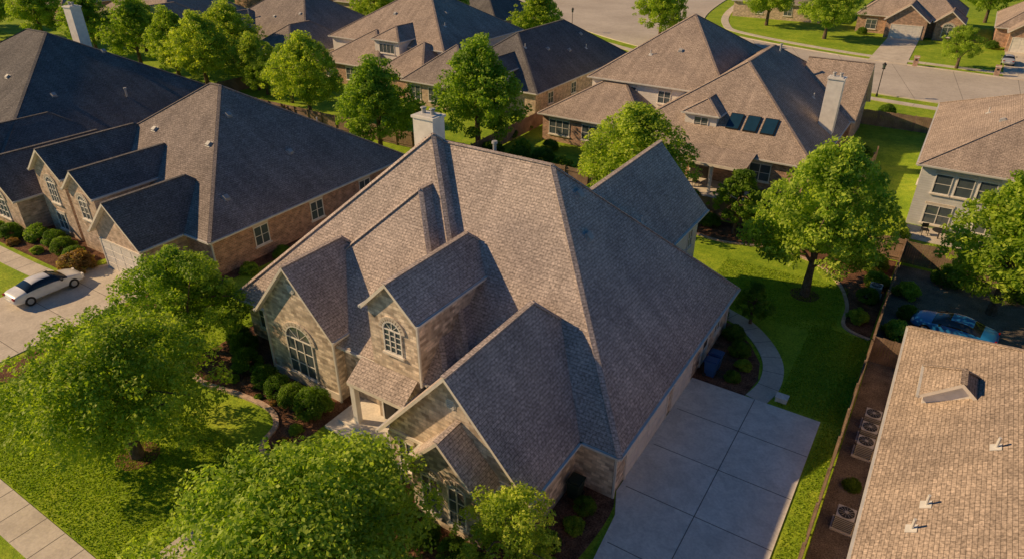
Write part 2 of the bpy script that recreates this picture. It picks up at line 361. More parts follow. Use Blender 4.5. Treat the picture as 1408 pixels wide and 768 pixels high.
h.part('roof').poly([(-21.4,18.1,2.75),(-17.75,18.1,2.75),(-17.75,18.1,2.95),(-21.4,18.1,2.95)],'trim')
h.part('roof').poly([(-21.4,18.1,2.75),(-21.4,19.29,2.75),(-21.4,19.29,3.75),(-21.4,18.1,2.95)],'trim')
for cx in (-21.2,-18.0): h.part('porch_columns').box(cx-.15,cx+.15,18.2,18.5,.3,2.75,'white')
h.door(-19.4,19.3,1.6,'-y',2.3,'dark',.3)
h.window(-21.95,19.9,1.0,.9,1.6,'-y')
h.window(-26.0,19.25,.75,1.9,2.3,'-y',.85,3,3)
h.window(-19.1,19.3,4.9,1.0,1.25,'-y',.9,3,4)
h.window(-14.1,15.55,.75,.8,2.0,'-y',.5,2,3); h.window(-12.7,15.55,.75,.8,2.0,'-y',.5,2,3)
h.window(-16.4,16.7,1.0,.75,1.6,'-y',False,2,2)
h.window(-31,21.0,1.0,1.2,1.5,'-y'); h.window(-10.9,37.2,1,1.5,1.4,'+y')
h.window(-11.8,39.4,4.0,.7,1.1,'+x')
h.garage(-8.2,24.9,4.9,'+x'); h.garage(-8.2,29.6,2.7,'+x')
h.door(-8.2,33.2,.9,'+x',2.1,'white')
h.window(-8.2,35.3,1.1,1.0,1.2,'+x')
h.chimney(-25.9,31.0,1.5,1.1,8,12.3,'white')
for (x,y,k) in ((-14.9,29.5,'box'),(-13.5,28.0,'box'),(-20.2,29.6,'flue'),(-12.9,33.5,'pipe')): h.vent(x,y,k)
for (x,y,z) in ((-13.7,16.68,6.0),(-25.95,19.23,6.2)):
    G=h.part('gable_vents'); 
    G.poly([(x+.28*math.cos(t),y,z+.28*math.sin(t)) for t in [math.pi/8+math.pi*i/4 for i in range(8)]],'trim')
    for j in range(4): G.box(x-.18,x+.18,y-.03,y-.005,z-.17+j*.1,z-.12+j*.1,'gutter')
for (x,y,a,b) in ((-8.12,21.05,0,2.75),(-8.12,37.1,0,2.75),(-10.02,16.75,0,2.8),(-17.4,16.75,0,2.8),(-28.5,19.2,0,4.0),(-23.3,19.2,0,4.0),(-17.5,19.25,3.5,7.0)): h.downspout(x,y,a,b)
P=h.part('steps'); P.box(-22.6,-17.7,17.3,19.88,0,.16,'concrete'); P.box(-22.2,-17.9,17.9,19.87,.16,.32,'concrete')
P=h.part('wall_lantern'); P.box(-8.15,-8.0,21.6,21.75,2.0,2.35,'black'); P.box(-8.15,-8.0,27.7,27.85,2.0,2.35,'black')
h.part('walls').box(-17.28,-10.12,16.62,16.69,2.95,3.12,'trim'); h.part('walls').box(-28.5,-23.4,19.18,19.24,0,.5,'trim')
h.finish()

# ---- west neighbour
h=House('brick_house','roof_grey','brick')
h.block(-62.5,-40.2,24,45,3,.68,'x',roof='roof_mid')
h.block(-49.2,-43,20.6,30,3,.9,'y',False,True,wall='brick2')
h.block(-58.8,-54.2,21.9,32,5.3,.85,'y',False,True,wall='brick2',roof='roof_grey',ov=.3)
h.block(-53.6,-49.6,21.6,31,4.9,.85,'y',False,True,wall='brick2',roof='roof_grey',ov=.3)
h.block(-66,-59.2,20.2,33,3,.8,'y',False,True,wall='brick2')
h.window(-56.5,22.2,2.9,1.1,1.6,'-y',.8,3,3,); h.window(-51.6,21.9,2.8,1.0,1.4,'-y',.8,2,3); h.window(-62.6,20.6,.8,1.7,1.6,'-y',.9,3,3)
h.garage(-46.1,21.0,4.9,'-y'); h.door(-53.9,24.4,1.1,'-y'); h.window(-56.6,22.2,.6,1.2,1.3,'-y')
for y in (28.5,34,39.5): h.window(-40.6,y,1.0,1.2,1.4,'+x')
for (x,y,k) in ((-47,30,'box'),(-44,35,'box'),(-46,40,'pipe'),(-54,30,'box'),(-42.5,27.5,'box'),(-48.2,33.0,'box')): h.vent(x,y,k)
h.downspout(-40.55,24.35,0,2.8); h.finish()
# ---- far west
h=House('brick_house','roof_grey','brick2')
h.block(-99,-68,23,50,3,.6,'x'); h.block(-76,-68.5,20.5,34,3,.7,'y',False,True); h.block(-94,-84,18,34,3,.8,'y',False,True)
h.chimney(-86,42,1.5,1.2,8,12.6,'white')
for (x,y,k) in ((-74,32,'box'),(-72,38,'flue'),(-80,31,'box'),(-78,40,'box')): h.vent(x,y,k)
for y in (27,34,42): h.window(-68.4,y,1,1.2,1.4,'+x')
h.window(-72.2,20.9,.9,1.7,1.6,'-y',.9,3,3); h.finish()
h=House('brick_house','roof_grey','brick'); h.block(-130,-104,20,46,3,.6,'x'); h.vent(-108,36,'box'); h.finish()
# ---- back row
h=House('brick_house','roof_mid','brick')
h.block(-108,-83,72,93,3,.68,'x'); h.block(-92,-82,68,82,3,.7,'y',True,True,wall='brick'); h.block(-104,-98,70,80,5,.7,'y',False,True)
for x in (-90,-87,-84.6): h.window(x,68.4,.7,1.5,1.7,'-y')
for y in (72,76): h.window(-82.4,y,1,1.3,1.4,'+x')
for x in (-106,-103,-100,-97,-94): h.part('patio_columns').box(x-.15,x+.15,69,69.3,0,2.6,'white')
h.part('roof').poly([(-108,68.6,2.7),(-93,68.6,2.7),(-93,72.6,3.3),(-108,72.6,3.3)],'roof_mid')
for (x,y,k) in ((-90,78,'box'),(-88,74,'pipe'),(-95,77,'box'),(-100,76,'flue')): h.vent(x,y,k)
h.finish()
h=House('brick_house','roof_brown','brick'); h.block(-146,-122,74,94,3,.65,'x'); h.block(-130,-121,70,84,3,.7,'y',True,True)
for x in (-142,-138,-134): h.window(x,74.4,.9,1.6,1.6,'-y')
h.vent(-135,80,'box'); h.finish()
h=House('stucco_house','roof_brown','siding')
h.block(-80,-58.5,74,94,5.4,.62,'x'); h.block(-78,-66,69.5,82,3,.6,'x',wall='brick'); h.block(-69.5,-64.5,72,82,6.3,.6,'y',True,True,ov=.3)
h.block(-66,-57.5,68,80,3,.55,'x',wall='brick'); h.window(-67,72.3,4.6,2.6,1.1,'-y',False,4,1); h.window(-74,74.4,3.9,1.6,1.2,'-y'); h.window(-61,74.4,3.9,1.6,1.2,'-y')
for x in (-76,-72,-69): h.window(x,69.9,.8,1.6,1.6,'-y')
for (x,y,k) in ((-64,82,'box'),(-62,79,'pipe'),(-71,79,'box'),(-66,86,'flue')): h.vent(x,y,k)
h.finish()
h=House('brick_house','roof_grey','brick2')
h.block(-56.5,-41.6,70,97,3,.7,'y'); h.block(-60,-50,66.8,78,3,.7,'x',roof='roof_mid'); h.block(-50,-46,69,78,5,.7,'y',True,True,wall='siding',ov=.3)
for y in (74,80,86,92): h.window(-42,y,1,1.2,1.3,'+x')
for x in (-58,-55): h.window(x,67.2,.8,1.6,1.6,'-y')
for (x,y,k) in ((-46,80,'box'),(-45,84,'box'),(-44.5,88,'pipe'),(-46.5,90,'box'),(-47,76,'pipe')): h.vent(x,y,k)
h.finish()
# ---- back neighbour with skylights
h=House('two_storey_house','roof_brown','siding')
h.block(-34.5,-19,69,90,6.2,.55,'x'); h.block(-27.5,-8.3,61.5,90.5,3,.66,'y',True,True,wall='brick')
h.block(-37.5,-25,63.4,78,3,.5,'x',True,True,wall='brick'); h.block(-21.5,-17.8,63.5,72,5.6,.6,'y',True,True,wall='siding',ov=.3)
h.block(-14.5,-7.8,78,88,3.1,1.0,'x',False,False,wall='brick')
h.window(-35.0,63.8,.9,2.4,1.5,'-y',False,3,2); h.window(-31,63.8,.9,2.4,1.5,'-y',False,3,2); h.window(-29.5,69.4,4.4,1.3,1.2,'-y'); h.window(-25.6,69.4,4.4,1.3,1.2,'-y')
h.window(-19.6,63.8,4.1,1.3,1.1,'-y')
for x in (-16.6,-15.0,-13.4): h.vent(x,64.6,'sky')
h.door(-18.5,61.9,1.8,'-y',2.2,'dark'); h.window(-23.5,61.9,.9,1.8,1.5,'-y'); h.window(-13,61.9,.9,1.8,1.5,'-y')
for y in (66,82): h.window(-8.7,y,1,1.2,1.4,'+x')
h.chimney(-9.6,71.5,1.4,1.2,2,8.6,'white')
for (x,y,k) in ((-26,74,'box'),(-24,78,'box'),(-22,78,'box'),(-20.5,79,'box'),(-29,73,'pipe'),(-17,80,'flue'),(-30,79,'box'),(-12,76,'pipe'),(-27.5,78.8,'box'),(-25,78.8,'box')): h.vent(x,y,k)
h.part('roof').poly([(-22.4,58.6,2.75),(-13.5,58.6,2.75),(-13.5,61.9,3.3),(-22.4,61.9,3.3)],'roof_brown'); h.part('roof').box(-22.4,-13.5,58.55,58.7,2.5,2.75,'trim')
for x in (-22.2,-19.3,-16.5,-13.7): h.part('patio_columns').box(x-.12,x+.12,58.7,58.94,0,2.6,'white')
h.finish()
# ---- east back neighbour
h=House('siding_house','roof_brown','siding2')
h.block(-.9,22,60.8,82,5.2,.5,'x')
for x in (1.2,2.7,4.2): h.window(x,61.2,3.0,1.1,1.5,'-y',False,1,2)
for x in (1.5,5,8.5): h.window(x,61.2,.4,1.8,1.5,'-y')
h.window(-.5,64,2.8,1.2,1.4,'-x')
for (x,y,k) in ((4,68,'box'),(3,72,'pipe'),(7,66,'pipe')): h.vent(x,y,k)
h.finish()
# ---- north side of far street
h=House('brick_house','roof_brown','brick'); h.block(-20,-2,154,174,3.3,.7,'x'); h.block(-14.5,-7,150.5,162,3.2,.75,'y',False,True); h.block(-6.5,-1.5,152,160,3.2,.8,'y',False,True)
h.garage(-10.6,150.9,5,'-y'); h.window(-17,154.4,.8,1.8,1.6,'-y'); h.window(-4,152.4,.8,1.6,1.6,'-y',.7,2,2); h.vent(-12,158,'box'); h.finish()
h=House('brick_house','roof_brown','brick'); h.block(3,24,151,172,3.3,.7,'x'); h.block(5,12,147,160,3.2,.75,'y',False,True); h.garage(8.5,147.4,5,'-y'); h.finish()
h=House('brick_house','roof_mid','brick2'); h.block(-46,-27,160,178,3.3,.6,'x'); h.window(-40,160.4,1,1.6,1.5,'-y'); h.window(-34,160.4,1,1.6,1.5,'-y'); h.finish()
h=House('brick_house','roof_brown','brick2'); h.block(-118,-96,112,132,3.3,.65,'x'); h.block(-100,-92,108,120,3,.7,'y',False,True); h.vent(-105,118,'box'); h.finish()
h=House('brick_house','roof_grey','brick'); h.block(-90,-73,108,124,3.3,.65,'x');h.vent(-82,114,'box'); h.finish()
h=House('brick_house','roof_mid','brick'); h.block(-150,-126,110,130,3.3,.65,'x'); h.finish()
h=House('brick_house','roof_brown','brick'); h.block(-185,-160,76,96,3.3,.65,'x'); h.finish()
h=House('brick_house','roof_brown','brick'); h.block(-128,-106,158,176,3.3,.65,'x'); h.finish()
# ---- south-east neighbour (roof in the foreground right)
h=House('brick_house','roof_tan','brick2')
h.block(1.35,20,6,38.2,3.2,.62,'y'); h.block(4.6,24,-4,23.5,3.2,.75,'y')
h.block(2.3,5.1,30.0,32.6,4.45,.85,'y',False,True,ov=.2,z0=3.7,wall='white')
h.downspout(1.8,37.8,0,3.0)
for (x,y,k) in ((3.2,23.2,'pipe'),(2.9,21.9,'pipe'),(5.0,26.5,'pipe')): h.vent(x,y,k)
h.finish()

# ---------------------------------------------------------------- ground & hardscape
g=MB(); 
g.poly([(-700,-300,0),(500,-300,0),(500,900,0),(-700,900,0)],'grass'); g.obj('ground')
def slab(name,pts,z,mat,th=.05):
    m=MB(); m.poly([(x,y,z) for x,y in pts],mat)
    for i in range(len(pts)):
        a=pts[i];b=pts[(i+1)%len(pts)]; m.poly([(a[0],a[1],z-th),(b[0],b[1],z-th),(b[0],b[1],z),(a[0],a[1],z)],mat)
    return m.obj(name)
def smoothline(pts,n=8):
    out=[];P=[Vector((*p,0)) for p in pts];P=[P[0]]+P+[P[-1]]
    for i in range(1,len(P)-2):
        for k in range(n):
            t=k/n; a,b,c,d=P[i-1],P[i],P[i+1],P[i+2]
            out.append(.5*((2*b)+(c-a)*t+(2*a-5*b+4*c-d)*t*t+(3*b-a-3*c+d)*t**3))
    out.append(P[-1]); return out
def ribbon(m,pts,w,z,mat,th=.05,n=8,joint=None):
    L=smoothline(pts,n)
    A=[];B=[]
    for i,p in enumerate(L):
        d=(L[min(i+1,len(L)-1)]-L[max(i-1,0)]).normalized(); q=Vector((-d.y,d.x,0)); A.append(p+q*w/2+Vector((0,0,z)));B.append(p-q*w/2+Vector((0,0,z)))
    dn=Vector((0,0,-th))
    for i in range(len(L)-1):
        m.poly([A[i],A[i+1],B[i+1],B[i]],mat); m.poly([A[i],A[i+1],A[i+1]+dn,A[i]+dn],mat); m.poly([B[i],B[i+1],B[i+1]+dn,B[i]+dn],mat)
    if joint:
        acc=0
        for i in range(1,len(L)):
            acc+=(L[i]-L[i-1]).length
            if acc>joint:
                acc=0; d=(L[i]-L[i-1]).normalized()*.02; up=Vector((0,0,.004)); m.poly([A[i]-d+up,A[i]+d+up,B[i]+d+up,B[i]-d+up],'joint')
slab('driveway',[(-8.15,21.5),(-7.6,20.2),(-7.35,17.5),(-7.3,5.2),(-1.25,5.2),(-1.25,31.5),(-8.15,31.5)],.05,'concrete')
m=MB()
for y in (8.5,12,15.5,18.7,22.0,25.3,28.5): m.box(-7.9 if y>20.5 else -7.25,-1.27,y-.02,y+.02,.05,.054,'joint')
m.box(-4.65,-4.61,5.2,31.48,.05,.0545,'joint'); m.obj('driveway_joints')
m=MB(); ribbon(m,[(-4.6,31.5),(-4.3,33.2),(-4.6,35.2),(-5.6,37.0),(-7.2,38.6),(-9.2,39.6),(-11.0,41.5),(-12.5,43.8)],1.15,.045,'walk',.05,8,1.4)
m.obj('garden_path')
m=MB(); ribbon(m,[(-20.2,17.4),(-20.3,15.6),(-21.5,13.5),(-22.0,10.5),(-22.0,6.7)],1.4,.045,'walk',.05,8,1.4); m.obj('front_path')
m=MB(); ribbon(m,[(-72,17.3),(-62,17.6),(-54,17.7),(-50.2,17.9)],1.3,.045,'walk',.05,8,1.4); m.obj('garden_path')
slab('patio',[(-22,37.9),(-13,37.9),(-13,41.5),(-22,41.5)],.04,'walk')
slab('patio',[(-1,58),(6,58),(6,61),(-1,61)],.04,'walk')
slab('patio',[(-27,57.5),(-13,57.5),(-13,61.8),(-27,61.8)],.04,'walk')
slab('driveway',[(-50.6,5.2),(-42.6,5.2),(-42.9,21.1),(-49.2,21.1),(-50.6,18.5)],.05,'walk')
m=MB()
for y in (8.5,12,15.5,18.5): m.box(-50.4,-42.8,y-.02,y+.02,.05,.054,'joint')
m.obj('driveway_joints')
m=MB(); m.box(-200,60,4.95,6.5,-.05,.06,'walk')
for i in range(-132,40): m.box(i*1.5-.018,i*1.5+.018,4.96,6.49,.06,.064,'joint')
m.obj('sidewalk')
m=MB(); m.box(-200,60,3.3,3.55,-.05,.13,'walk'); m.obj('kerb')
m=MB(); m.poly([(-200,-6,.008),(60,-6,.008),(60,3.3,.008),(-200,3.3,.008)],'street')
for i in range(-40,12): m.poly([(i*5-.02,-6,.012),(i*5+.02,-6,.012),(i*5+.02,3.3,.012),(i*5-.02,3.3,.012)],'joint')
m.obj('street')
S=[(60,99),(30,101),(8,103.3),(-10,105.3),(-30,110),(-52,119),(-72,132),(-95,150),(-130,185)]
Nn=[(60,120),(30,122),(7.4,125),(-18,129),(-40,138),(-47,146),(-52,165),(-56,200),(-60,260)]
Ss=smoothline(S,6);Nsn=smoothline(Nn,6)
m=MB(); m.poly([(p.x,p.y,.008) for p in Ss]+[(-140,260,.008)]+[(p.x,p.y,.008) for p in Nsn[::-1]],'street')
for k in range(2,len(Ss)-8,2):
    a=Ss[k];b=Nsn[k]; d=Vector((.03,0,.012)); 
    if k<30: m.poly([a-d+Vector((0,0,.024)),a+d,b+d,b-d+Vector((0,0,.024))],'joint')
m.obj('street')
m=MB(); ribbon(m,S,.25,.13,'walk',.2,6); ribbon(m,Nn,.25,.13,'walk',.2,6); m.obj('kerb')
m=MB(); ribbon(m,[(60,96),(30,98),(8,100.2),(-10,102.2),(-31,107),(-53,116),(-73,129),(-96,147)],1.5,.07,'walk',.1,6,3); ribbon(m,[(60,123),(30,125),(7.4,128),(-17,132),(-37,140.5),(-43,148),(-48,166),(-52,200)],1.5,.07,'walk',.1,6,3); m.obj('sidewalk')
slab('driveway',[(-13.2,126.3),(-7.5,126.3),(-8,151),(-13.2,151)],.05,'walk')
slab('driveway',[(5.5,124.8),(11.5,124.8),(11.5,147.5),(5.5,147.5)],.05,'walk')
slab('driveway',[(-36,107),(-30,106),(-30,90),(-36,90)],.05,'walk')
slab('driveway',[(9,80),(15,80),(15,99),(9,99)],.05,'walk')
bedA=[(-33.5,16.6),(-31,16.2),(-28.5,16.6),(-26.2,16.7),(-24.8,16.0),(-24.2,14.6),(-22.9,14.2)]
L=smoothline(bedA,6)
m=MB(); m.poly([(p.x,p.y,.012) for p in L]+[(-22.6,20.2,.012),(-33.5,22,.012)],'mulch'); m.obj('garden_bed')
m=MB(); ribbon(m,bedA,.28,.12,'edging',.14,8); m.obj('brick_edging')
L=smoothline([(-17.8,19),(-18.6,16),(-17.2,14.0),(-12,13.1),(-8.6,14.6),(-7.9,17.4),(-8.0,21),(-10,21)],6)
m=MB(); m.poly([(p.x,p.y,.012) for p in L],'mulch'); m.obj('garden_bed')
slab('garden_bed',[(-8.2,31.5),(-5.2,31.5),(-4.95,33.3),(-5.3,35),(-6.3,36.6),(-8,38.2),(-12,39),(-12,37)],.012,'mulch',.01)
bedB=[(-32,50.3),(-24,50.6),(-17,50.2),(-12.5,49.4),(-8.5,50.3),(-5.3,49.6),(-3.3,47.5),(-2.2,44.6),(-1.9,41.8),(-.3,41.0)]
L=smoothline(bedB,6)
m=MB(); m.poly([(p.x,p.y,.012) for p in L]+[(-.2,53.2,.012),(-32,53.2,.012)],'mulch'); m.obj('garden_bed'); m=MB(); ribbon(m,bedB,.22,.09,'edging',.12,8); m.obj('brick_edging')
slab('side_yard',[(.0,10),(2.2,10),(2.2,38.5),(12,38.5),(12,52.8),(.0,52.8)],.010,'gravel',.01)
slab('garden_bed',[(-62.5,18.6),(-50.7,18.8),(-49.8,24.6),(-62.5,24.6)],.012,'mulch',.01)
slab('garden_bed',[(-42.2,10),(-40.4,10),(-39.8,23),(-38.2,42),(-40.8,42),(-42.8,21)],.012,'mulch',.01)
slab('garden_bed',[(-40,53.6),(-11,53.6),(-11,57),(-40,57)],.012,'mulch',.01)
slab('garden_bed',[(-1.8,54),(12,54),(12,56.5),(-1.8,56.5)],.012,'mulch',.01)
for (x,y,r) in ((-28.8,10.9,1.0),(-15.6,9.6,1.1),(-4.9,44.5,.95),(-48.2,49.8,.9)):
    m=MB(); m.poly([(x+r*math.cos(t)*(1+.06*math.sin(3*t)),y+r*math.sin(t),.013) for t in [2*math.pi*i/24 for i in range(24)]],'mulch'); m.obj('mulch_ring')

# ---------------------------------------------------------------- grass tufts on the near lawns (one object)
def tufts(name,regions,n):
    global rng; rng=np.random.default_rng(99)
    V=[]
    for (x0,x1,y0,y1,k) in regions:
        c=int(n*k); p=np.stack([rng.uniform(x0,x1,c),rng.uniform(y0,y1,c),np.zeros(c)],1)
        a=rng.uniform(0,6.28,c); w=rng.uniform(.02,.045,c); hh=rng.uniform(.04,.085,c)
        t=np.stack([np.cos(a)*w,np.sin(a)*w,np.zeros(c)],1); tip=p+np.stack([rng.normal(0,.04,c),rng.normal(0,.04,c),hh],1)
        V.append(np.stack([p-t,p+t,tip],1).reshape(-1,3))
    V=np.concatenate(V); nf=len(V)//3
    me=bpy.data.meshes.new(name); me.from_pydata(V.tolist(),[],[(3*i,3*i+1,3*i+2) for i in range(nf)]); me.materials.append(M['blade'])
    ul=me.uv_layers.new(name='UVMap'); r=rng.random((nf,2)); ul.data.foreach_set('uv',np.repeat(r,3,axis=0).astype(np.float32).ravel())
    me.update(); o=bpy.data.objects.new(name,me); bpy.context.collection.objects.link(o)
M['blade']=leafmat('grass_blade',(.18,.31,.02),(.265,.40,.03),(.37,.47,.05),.4)
tufts('grass',[(-40,-22.8,6.6,14.1,.40),(-21.2,-7.5,6.6,13.0,.2),(-39,-33.6,14,24,.08),(-1.1,-.25,12,41,.06),(-3.6,-.25,31.7,41,.10),(-11,-2.4,40,47,.14)],90000)

# ---------------------------------------------------------------- fences
def fence(pts,h=1.8,bw=.14):
    m=MB()
    for (x0,y0),(x1,y1) in zip(pts[:-1],pts[1:]):
        a=Vector((x0,y0,0));b=Vector((x1,y1,0));d=b-a;L=d.length;d.normalize();q=Vector((-d.y,d.x,0));n=int(L/(bw+.008))
        for i in range(n):
            c=a+d*((i+.5)*L/n)+q*random.uniform(-.006,.006); hh=h+random.uniform(-.025,.02)
            m.obox(c+Vector((0,0,hh/2+.03)),d*(bw/2),q*.011,Vector((0,0,hh/2-.03)),'fence')
        for z in (.35,h-.3): m.obox((a+b)/2+q*.05+Vector((0,0,z)),d*L/2,q*.022,Vector((0,0,.045)),'fence')
        k=int(L/2.4)+1
        for i in range(k+1): m.obox(a+d*(L*i/k)+q*.08+Vector((0,0,h/2+.04)),d*.05,q*.05,Vector((0,0,h/2+.04)),'fence')
    return m.obj('wooden_fence')
fence([(-.15,19),(-.05,38),(0,53.3)]); fence([(0,53.35),(-38,53.35)]); fence([(-38,53.45),(-72,53.6)]); fence([(-72,53.7),(-150,54.5)],1.8,.3)
fence([(0.05,53.2),(14,53.0)]); fence([(-36.9,36),(-37.1,53.2)]); fence([(-66.5,46),(-66.6,53.4)]); fence([(-39.5,53.8),(-39.8,69)],1.8,.25)
fence([(-5.2,53.6),(-5.0,62),(-4.8,75)],1.8,.2); fence([(-33,34),(-36.8,34)]); fence([(-83,54),(-82.5,68)],1.8,.3); fence([(-8.5,89),(-1,89)],1.8,.2); fence([(-.1,38.6),(2,38.6)])

# ---------------------------------------------------------------- trees
def leafcloud(centres,rad,counts,ls,crand):
    Vs=[];Us=[]
    for c,r,n,cr in zip(centres,rad,counts,crand):
        d=rng.normal(size=(n,3)); d/=np.linalg.norm(d,axis=1)[:,None]
        rr=r*rng.uniform(.35,1.05,(n,1))**.6
        p=c+d*rr*np.array([1,1,.72])
        nrm=d*.8+rng.normal(size=(n,3))*.55+np.array([0,0,.45]); nrm/=np.linalg.norm(nrm,axis=1)[:,None]
        t=np.cross(nrm,rng.normal(size=(n,3))); t/=np.linalg.norm(t,axis=1)[:,None]; b=np.cross(nrm,t)
        s=ls*rng.uniform(.6,1.35,(n,1))
        q=np.stack([p-t*s*.9,p-b*s*.5,p+t*s*.9,p+b*s*.5],axis=1)
        Vs.append(q.reshape(-1,3)); lr=rng.random(n)
        u=np.repeat(np.stack([np.clip(lr*.55+cr*.45,0,1),np.clip(cr*.7+.3*rng.random(n),0,1)],1),4,axis=0); Us.append(u)
    return np.concatenate(Vs),np.concatenate(Us)
def treemesh(name,R,H,trunk_h,leaf,nclump,nleaf,ls,shape='round',seed=1):
    global rng; rng=np.random.default_rng(seed); random.seed(seed)
    zc=trunk_h+(H-trunk_h)*.47; rz=(H-trunk_h)*.53
    C=[];RR=[];cnt=[];cr=[]
    ph=rng.uniform(0,6.28,6)
    for i in range(nclump):
        d=rng.normal(size=3); d/=np.linalg.norm(d)
        if d[2]<-.8: d[2]*=-1
        f=rng.uniform(.45,1)**.4
        if i%4==0: f*=.6
        az=math.atan2(d[1],d[0]); wob=1+.10*math.sin(2*az+ph[0])+.09*math.sin(3*az+ph[1]+d[2]*2)+.06*math.sin(5*az+ph[2])+.08*math.sin(4*d[2]*2+ph[3])+rng.uniform(-.09,.06)
        rx=R*wob*f
        zz=d[2]
        if shape=='oval': k=(1-.30*max(zz,0)) if zz>0 else 1+.12*min(1,-zz*2)
        else: k=1+.10*min(1,max(0,-zz)*2)
        cl=rng.uniform(.09,.20)*R
        C.append(np.array([d[0]*(rx*k-cl),d[1]*(rx*k-cl),zc+zz*(rz*f*(1+.06*math.sin(3*az+ph[4])+rng.uniform(-.08,.05)))-cl*.5*zz])); RR.append(cl*1.1); 
        cnt.append(int(nleaf*rng.uniform(.7,1.3)*(cl/(.16*R))**2)+8); cr.append(rng.random())
    for i in range(nclump//2):
        d=rng.normal(size=3); d/=np.linalg.norm(d); d[2]=abs(d[2])*1.1-.35
        az=math.atan2(d[1],d[0]); wob=1+.10*math.sin(2*az+ph[0])+.09*math.sin(3*az+ph[1]+d[2]*2)+.06*math.sin(5*az+ph[2])
        k=(1-.30*max(d[2],0)) if shape=='oval' else 1
        C.append(np.array([d[0]*R*wob*k*1.02,d[1]*R*wob*k*1.02,zc+d[2]*rz*1.03])); RR.append(.085*R); cnt.append(int(nleaf*.2)); cr.append(rng.uniform(.5,1))
    V,U=leafcloud(C,RR,cnt,ls,cr)
    mb=MB()
    tr=.045*R+.06
    mb.cyl((0,0,-.1),(0,0,trunk_h),tr*1.35,tr,'bark',10,False); 
    top=Vector((random.uniform(-.2,.2),random.uniform(-.2,.2),zc+rz*.4)); mb.cyl((0,0,trunk_h),top,tr,tr*.35,'bark',8,False)
    for i in range(14):
        t=random.uniform(0,.75); p=Vector((0,0,trunk_h)).lerp(top,t); c=C[random.randrange(nclump)]; q=Vector(c)
        if q.z<p.z: q.z=p.z+.3
        mid=p.lerp(q,.5)+Vector((random.uniform(-.2,.2),random.uniform(-.2,.2),.2)); mb.cyl(p,mid,tr*.45,tr*.26,'bark',6,False); mb.cyl(mid,q,tr*.26,tr*.08,'bark',5,False)
    nb=len(mb.v); nf=len(V)//4
    faces=mb.f+[(nb+4*i,nb+4*i+1,nb+4*i+2,nb+4*i+3) for i in range(nf)]
    me=bpy.data.meshes.new(name); me.from_pydata(mb.v+V.tolist(),[],faces)
    me.materials.append(M['bark']); me.materials.append(M[leaf])
    me.polygons.foreach_set('material_index',[0]*len(mb.f)+[1]*nf)
    ul=me.uv_layers.new(name='UVMap'); ul.data.foreach_set('uv',np.concatenate([np.array(mb.uv),U]).astype(np.float32).ravel())
    me.update(); return me
T={}
T['bigA']=treemesh('tree_a',4.6,8.4,1.2,'leafB',270,180,.10,'round',11)
T['bigB']=treemesh('tree_b',5.2,8.3,1.2,'leafA',290,210,.11,'round',12)
T['oval1']=treemesh('tree_c',4.2,10.5,1.5,'leafB',220,120,.15,'oval',13)
T['oval2']=treemesh('tree_d',4.6,10.3,1.4,'leafA',230,130,.14,'oval',14)
T['smallA']=treemesh('tree_e',2.3,4.9,.6,'leafA',110,130,.07,'round',15)
T['smallD']=treemesh('tree_f',2.2,5.6,.6,'leafD',90,120,.11,'oval',16)
T['mid']=treemesh('tree_g',3.7,7.0,.9,'leafB',190,170,.10,'round',17)
def tree(kind,x,y,s=1.0,rz=None,sz=None,name=None):
    nm=name or {'bigA':'oak_tree','bigB':'oak_tree','oval1':'pear_tree','oval2':'pear_tree','smallA':'young_tree','smallD':'laurel_tree','mid':'elm_tree'}[kind]
    ob=bpy.data.objects.new(nm,T[kind]); bpy.context.collection.objects.link(ob); ob.location=(x,y,0); ob.scale=(s,s,sz or s); ob.rotation_euler=(0,0,rz if rz is not None else random.uniform(0,6.28)); return ob
tree('bigA',-28.8,10.9,.97,.4,.94); tree('bigB',-15.3,9.6,.95,1.2,.88); tree('smallA',-9.7,14.7,1.0,.3); tree('mid',-34.3,17.9,.97,2.)
tree('oval1',-48.2,49.8,.97,.2); tree('oval1',-40,55.6,1.14,1.4); tree('oval2',-64.4,55.2,.92,2.2,1.0); tree('oval2',-20.9,51.6,1.14,.8,.90)
tree('oval2',-4.9,44.5,.96,2.9,1.08); tree('oval1',5.9,48.6,1.08,3.3,.96); tree('smallD',-11.9,51.5,1.0,.5); tree('smallD',-7.0,38.9,.55,.5)
for (k,x,y,s) in (('oval2',-88,58,1.0),('oval1',-96,59,.95),('oval2',-94,67,1.0),('oval1',-107,60,1.0),('oval1',-123,62,1.0),('oval2',-115,66,.9),('oval1',-140,62,1.1),('oval2',-155,60,1.1),('bigA',-170,62,1.3),
    ('oval1',-47.3,122.5,1.15),('oval2',-36,152,1.1),('oval2',-23,143,1.1),('smallA',-.7,128.5,1.35),('oval1',14,142,1.0),('oval1',-25,170,1.2),('oval1',-110,140,1.2),('oval2',-95,100,1.1),('oval1',-62,104,1.0),
    ('bigA',-150,104,1.2),('bigA',-120,102,1.2),('oval1',-80,102,1.1),('bigA',-175,110,1.4),('bigB',-140,145,1.3),('bigA',-100,170,1.3),('oval1',1.5,180,1.2),('oval2',28,135,1.2),('oval1',12.5,58,.9),('bigA',-78,60,.6),('oval2',-81,61,.75),('oval1',-72,59,.7)):
    tree(k,x,y,s)
